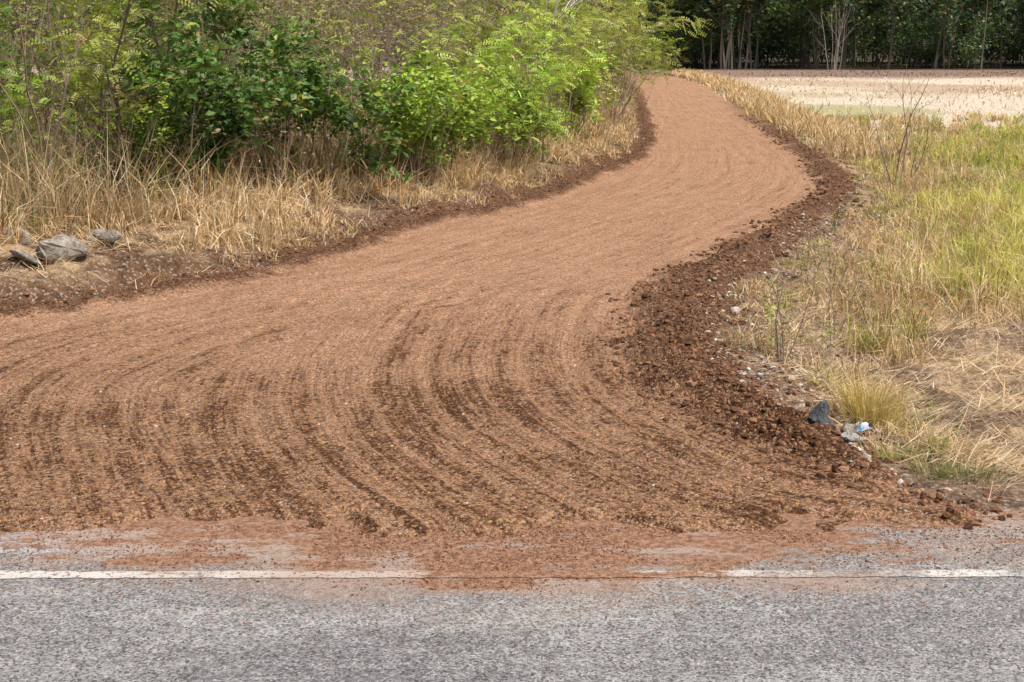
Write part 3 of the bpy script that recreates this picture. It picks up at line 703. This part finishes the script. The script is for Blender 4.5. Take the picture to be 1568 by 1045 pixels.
def hz(x, y): return float(height(np.array([float(x)]), np.array([float(y)]))[0])
rr = random.Random(5)
def put(name, me, x, y, sc=1., rz=None):
    return add_obj(name, me, (x, y, hz(x, y) - .02), rr.uniform(0, 6.28) if rz is None else rz, sc)
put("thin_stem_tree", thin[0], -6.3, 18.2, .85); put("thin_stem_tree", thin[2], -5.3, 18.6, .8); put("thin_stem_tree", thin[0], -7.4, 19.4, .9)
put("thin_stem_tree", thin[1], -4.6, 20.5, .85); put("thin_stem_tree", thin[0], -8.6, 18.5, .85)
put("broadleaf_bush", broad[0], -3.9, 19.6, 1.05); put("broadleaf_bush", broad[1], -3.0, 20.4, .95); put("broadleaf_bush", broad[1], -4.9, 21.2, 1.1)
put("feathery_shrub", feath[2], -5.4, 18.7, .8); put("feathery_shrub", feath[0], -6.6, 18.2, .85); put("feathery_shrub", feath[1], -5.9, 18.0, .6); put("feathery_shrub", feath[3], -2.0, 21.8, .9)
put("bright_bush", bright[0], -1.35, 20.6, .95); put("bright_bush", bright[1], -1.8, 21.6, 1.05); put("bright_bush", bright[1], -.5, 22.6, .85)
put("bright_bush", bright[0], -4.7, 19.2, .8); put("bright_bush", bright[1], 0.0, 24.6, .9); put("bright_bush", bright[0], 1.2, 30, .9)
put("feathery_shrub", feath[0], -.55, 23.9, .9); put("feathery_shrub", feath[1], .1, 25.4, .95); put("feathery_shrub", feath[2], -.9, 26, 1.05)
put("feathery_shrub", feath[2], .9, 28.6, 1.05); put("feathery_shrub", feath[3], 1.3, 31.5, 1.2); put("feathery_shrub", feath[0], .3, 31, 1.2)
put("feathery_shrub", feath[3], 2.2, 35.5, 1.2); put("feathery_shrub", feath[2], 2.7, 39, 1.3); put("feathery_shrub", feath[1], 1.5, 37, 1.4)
put("feathery_shrub", feath[2], 3.1, 44, 1.35); put("feathery_shrub", feath[0], 3.7, 50, 1.2); put("feathery_shrub", feath[3], 3.9, 58, 1.2)
put("olive_bush", olive[0], 4.3, 66, 1.0); put("olive_bush", olive[1], 4.6, 76, 1.0); put("feathery_shrub", feath[2], 4.9, 84, 1.0)
put("feathery_shrub", feath[3], 11.0, 101, .8); put("feathery_shrub", feath[1], 9, 103, .9)
for (x, y, kk, sc) in [(-3.2, 19.0, 0, .7), (-5.8, 17.6, 1, .9), (-7.2, 17.4, 0, 1.), (-2.3, 20.6, 1, .7), (-5.0, 17.9, 0, .75), (.6, 26.6, 1, .8), (1.6, 30, 0, .8), (-8.6, 17.0, 1, 1.), (-6.4, 16.8, 1, .7), (-.2, 24.0, 0, .6), (2.6, 36, 1, .8)]:
    put("dry_stalk_shrub", dead[kk], x, y, sc)
for (x, y, kk, sc) in [(-5.6, 17.2, 0, 1.3), (-4.2, 18.6, 1, 1.2), (-6.6, 17.1, 1, 1.5), (-2.6, 20.2, 0, 1.1), (-.9, 22, 1, 1.0), (.5, 25.6, 0, 1.2)]:
    put("bare_sapling", bare[kk], x, y, sc)
for (x, y, kk, sc) in [(-3.4, 23, 0, .9), (-4.8, 24, 2, 1.), (-1.6, 28, 0, 1.1), (-3.2, 28, 1, 1.2), (0, 34, 2, 1.2), (-1.5, 33, 1, 1.3), (-6.2, 23, 1, 1), (-8, 23, 0, 1.1)]:
    put("olive_bush", olive[kk], x, y, sc)
for (x, y, kk, sc) in [(-2.8, 25.2, 0, 1.1), (-.8, 27.4, 1, 1.15), (-1.9, 28.2, 0, 1.3), (-4.3, 25.4, 1, 1.2), (.4, 35, 0, 1.4), (-7.2, 20.8, 0, .8), (-9.3, 21, 1, .9), (-5.9, 18.9, 0, .6), (-2.0, 23.6, 1, 1.05), (-.3, 30.5, 1, 1.3)]:
    put("twiggy_bush", twig[kk], x, y, sc)
put("bare_pale_tree", pale_t, .1, 32.5, 1.0, 1.); put("bare_pale_tree", pale_t, .2, 41, 1.1, 2.)
for i in range(26):
    y = 24 + 36 * ((i + rr.random()) / 26); ex = float(np.interp(y, [20, 27, 39, 54, 76], [-1, 1.6, 3.5, 4.7, 6.2]))
    x = ex - 3.4 - rr.uniform(0, 1) ** 1.3 * 13
    me, nm_ = rr.choice([(thin[0], "thin_stem_tree"), (thin[1], "thin_stem_tree"), (olive[0], "olive_bush"), (olive[2], "olive_bush"), (thin[2], "thin_stem_tree"), (twig[1], "twiggy_bush")])
    put(nm_, me, x, y, rr.uniform(1., 1.35))
for i in range(6):
    put("feathery_shrub", feath[i % 4], -9 - i * 1.2 + rr.uniform(-.3, .3), 17 - i * .5 + rr.uniform(-.5, .5), rr.uniform(.8, 1.1))
put("bare_sapling", bare[0], 6.95, 25.6, 1.05, .4); put("bare_sapling", bare[1], 6.55, 24.4, .55, 1.4); put("bare_sapling", bare[1], 7.3, 26.4, .75, 3.)
put("weed", weed[0], 2.15, 11.2, 1.1); put("weed", weed[1], 3.2, 15.2, 1.); put("weed", weed[0], 2.75, 11.8, .8); put("weed", weed[1], 3.4, 13.6, 1.)
put("weed", weed[1], 4.2, 18.5, 1.); put("weed", weed[0], 2.6, 9.0, .6); put("weed", weed[1], 2.55, 8.3, .5); put("weed", weed[0], 2.9, 9.7, .6)
put("bare_sapling", bare[0], 2.9, 12.6, .38); put("bare_sapling", bare[1], 3.5, 16, .45); put("bare_sapling", bare[0], 2.15, 11.1, .42)
put("dry_stalk_shrub", dead[0], 3.3, 14.6, .35); put("dry_stalk_shrub", dead[1], 2.3, 11.3, .25); put("dry_stalk_shrub", dead[0], 5.8, 21.5, .4)

# ------------------------------------------------------------------ distant forest (one parent)
forest = bpy.data.objects.new("distant_forest", None); scene.collection.objects.link(forest)
FD = ((.045, .085, .045), (.12, .20, .09)); FG = ((.07, .125, .05), (.20, .31, .10))  # darker leaf palette tinted slightly blue to imitate distance haze
ft = [plant_mesh("forest_tree", 200 + i, h=9.5, stems=1 + i % 2, lean=.12, depth=2, nl=1300, L=.42, W=.24, pal=FD if i < 3 else FG, r=.12, baser=.3, nch=7, spread=1., ratio=.3, jit=.3, trop=.02, wob=.1,
                 bark=((.11, .10, .085), (.18, .155, .13), (.13, .115, .10), (.10, .095, .08))[i], lowcut=.16, dry=.06, ns=3) for i in range(4)]
fu = [plant_mesh("forest_undergrowth", 210 + i, h=3.2, stems=8, lean=.6, depth=1, nl=1100, L=.30, W=.17, pal=(FD, FG)[i], r=.03, baser=1.2, nch=4, bark=(.16, .13, .11), jit=.3, ns=3) for i in range(2)]
for i in range(210):
    y = 111 + rr.uniform(0, 1) ** 1.2 * 28; x = -20 + rr.uniform(0, 1) * 95
    me = ft[rr.choice([0, 0, 1, 1, 2, 2, 3])]
    add_obj("forest_tree", me, (x, y, -.1), rr.uniform(0, 6.28), rr.uniform(.75, 1.2), forest)
for i in range(120):
    y = 112 + rr.uniform(0, 1) * 28; x = -20 + rr.uniform(0, 1) * 95
    add_obj("undergrowth", fu[0 if rr.random() < .7 else 1], (x, y, -.1), rr.uniform(0, 6.28), rr.uniform(.5, 1.1) * (1 + (y - 112) / 25), forest)
put("bare_pale_thicket", pale_f, 23.8, 107, 1.0, .7)

# ------------------------------------------------------------------ light, sky, camera
elev, azim = math.radians(58), math.radians(125)   # high hazy sun, behind the viewer to the right
w = bpy.data.worlds.new("World"); scene.world = w; w.use_nodes = True
nt = w.node_tree; nt.nodes.clear()
sky = nt.nodes.new('ShaderNodeTexSky'); sky.sky_type = 'NISHITA'; sky.sun_disc = False
sky.sun_elevation = elev; sky.sun_rotation = azim; sky.air_density = 1.0; sky.dust_density = 6.0; sky.ozone_density = 1.0
bg = nt.nodes.new('ShaderNodeBackground'); bg.inputs[1].default_value = .15
wo = nt.nodes.new('ShaderNodeOutputWorld'); nt.links.new(sky.outputs[0], bg.inputs[0]); nt.links.new(bg.outputs[0], wo.inputs[0])
sl = bpy.data.lights.new("sun", 'SUN'); sl.energy = 4.5; sl.angle = math.radians(12); sl.color = (1, .955, .87)
so = bpy.data.objects.new("sun", sl); scene.collection.objects.link(so)
d = Vector((math.sin(azim) * math.cos(elev), math.cos(azim) * math.cos(elev), math.sin(elev)))
so.rotation_euler = d.to_track_quat('Z', 'Y').to_euler()
cam = bpy.data.cameras.new("camera"); cam.lens = 50; cam.sensor_width = 36; cam.clip_end = 3000; cam.clip_start = .1
co = bpy.data.objects.new("camera", cam); co.location = (0, 0, 2.5); co.rotation_euler = (math.radians(77.9), 0, 0)
scene.collection.objects.link(co); scene.camera = co
scene.view_settings.view_transform = 'Standard'; scene.view_settings.look = 'None'; scene.view_settings.exposure = 0
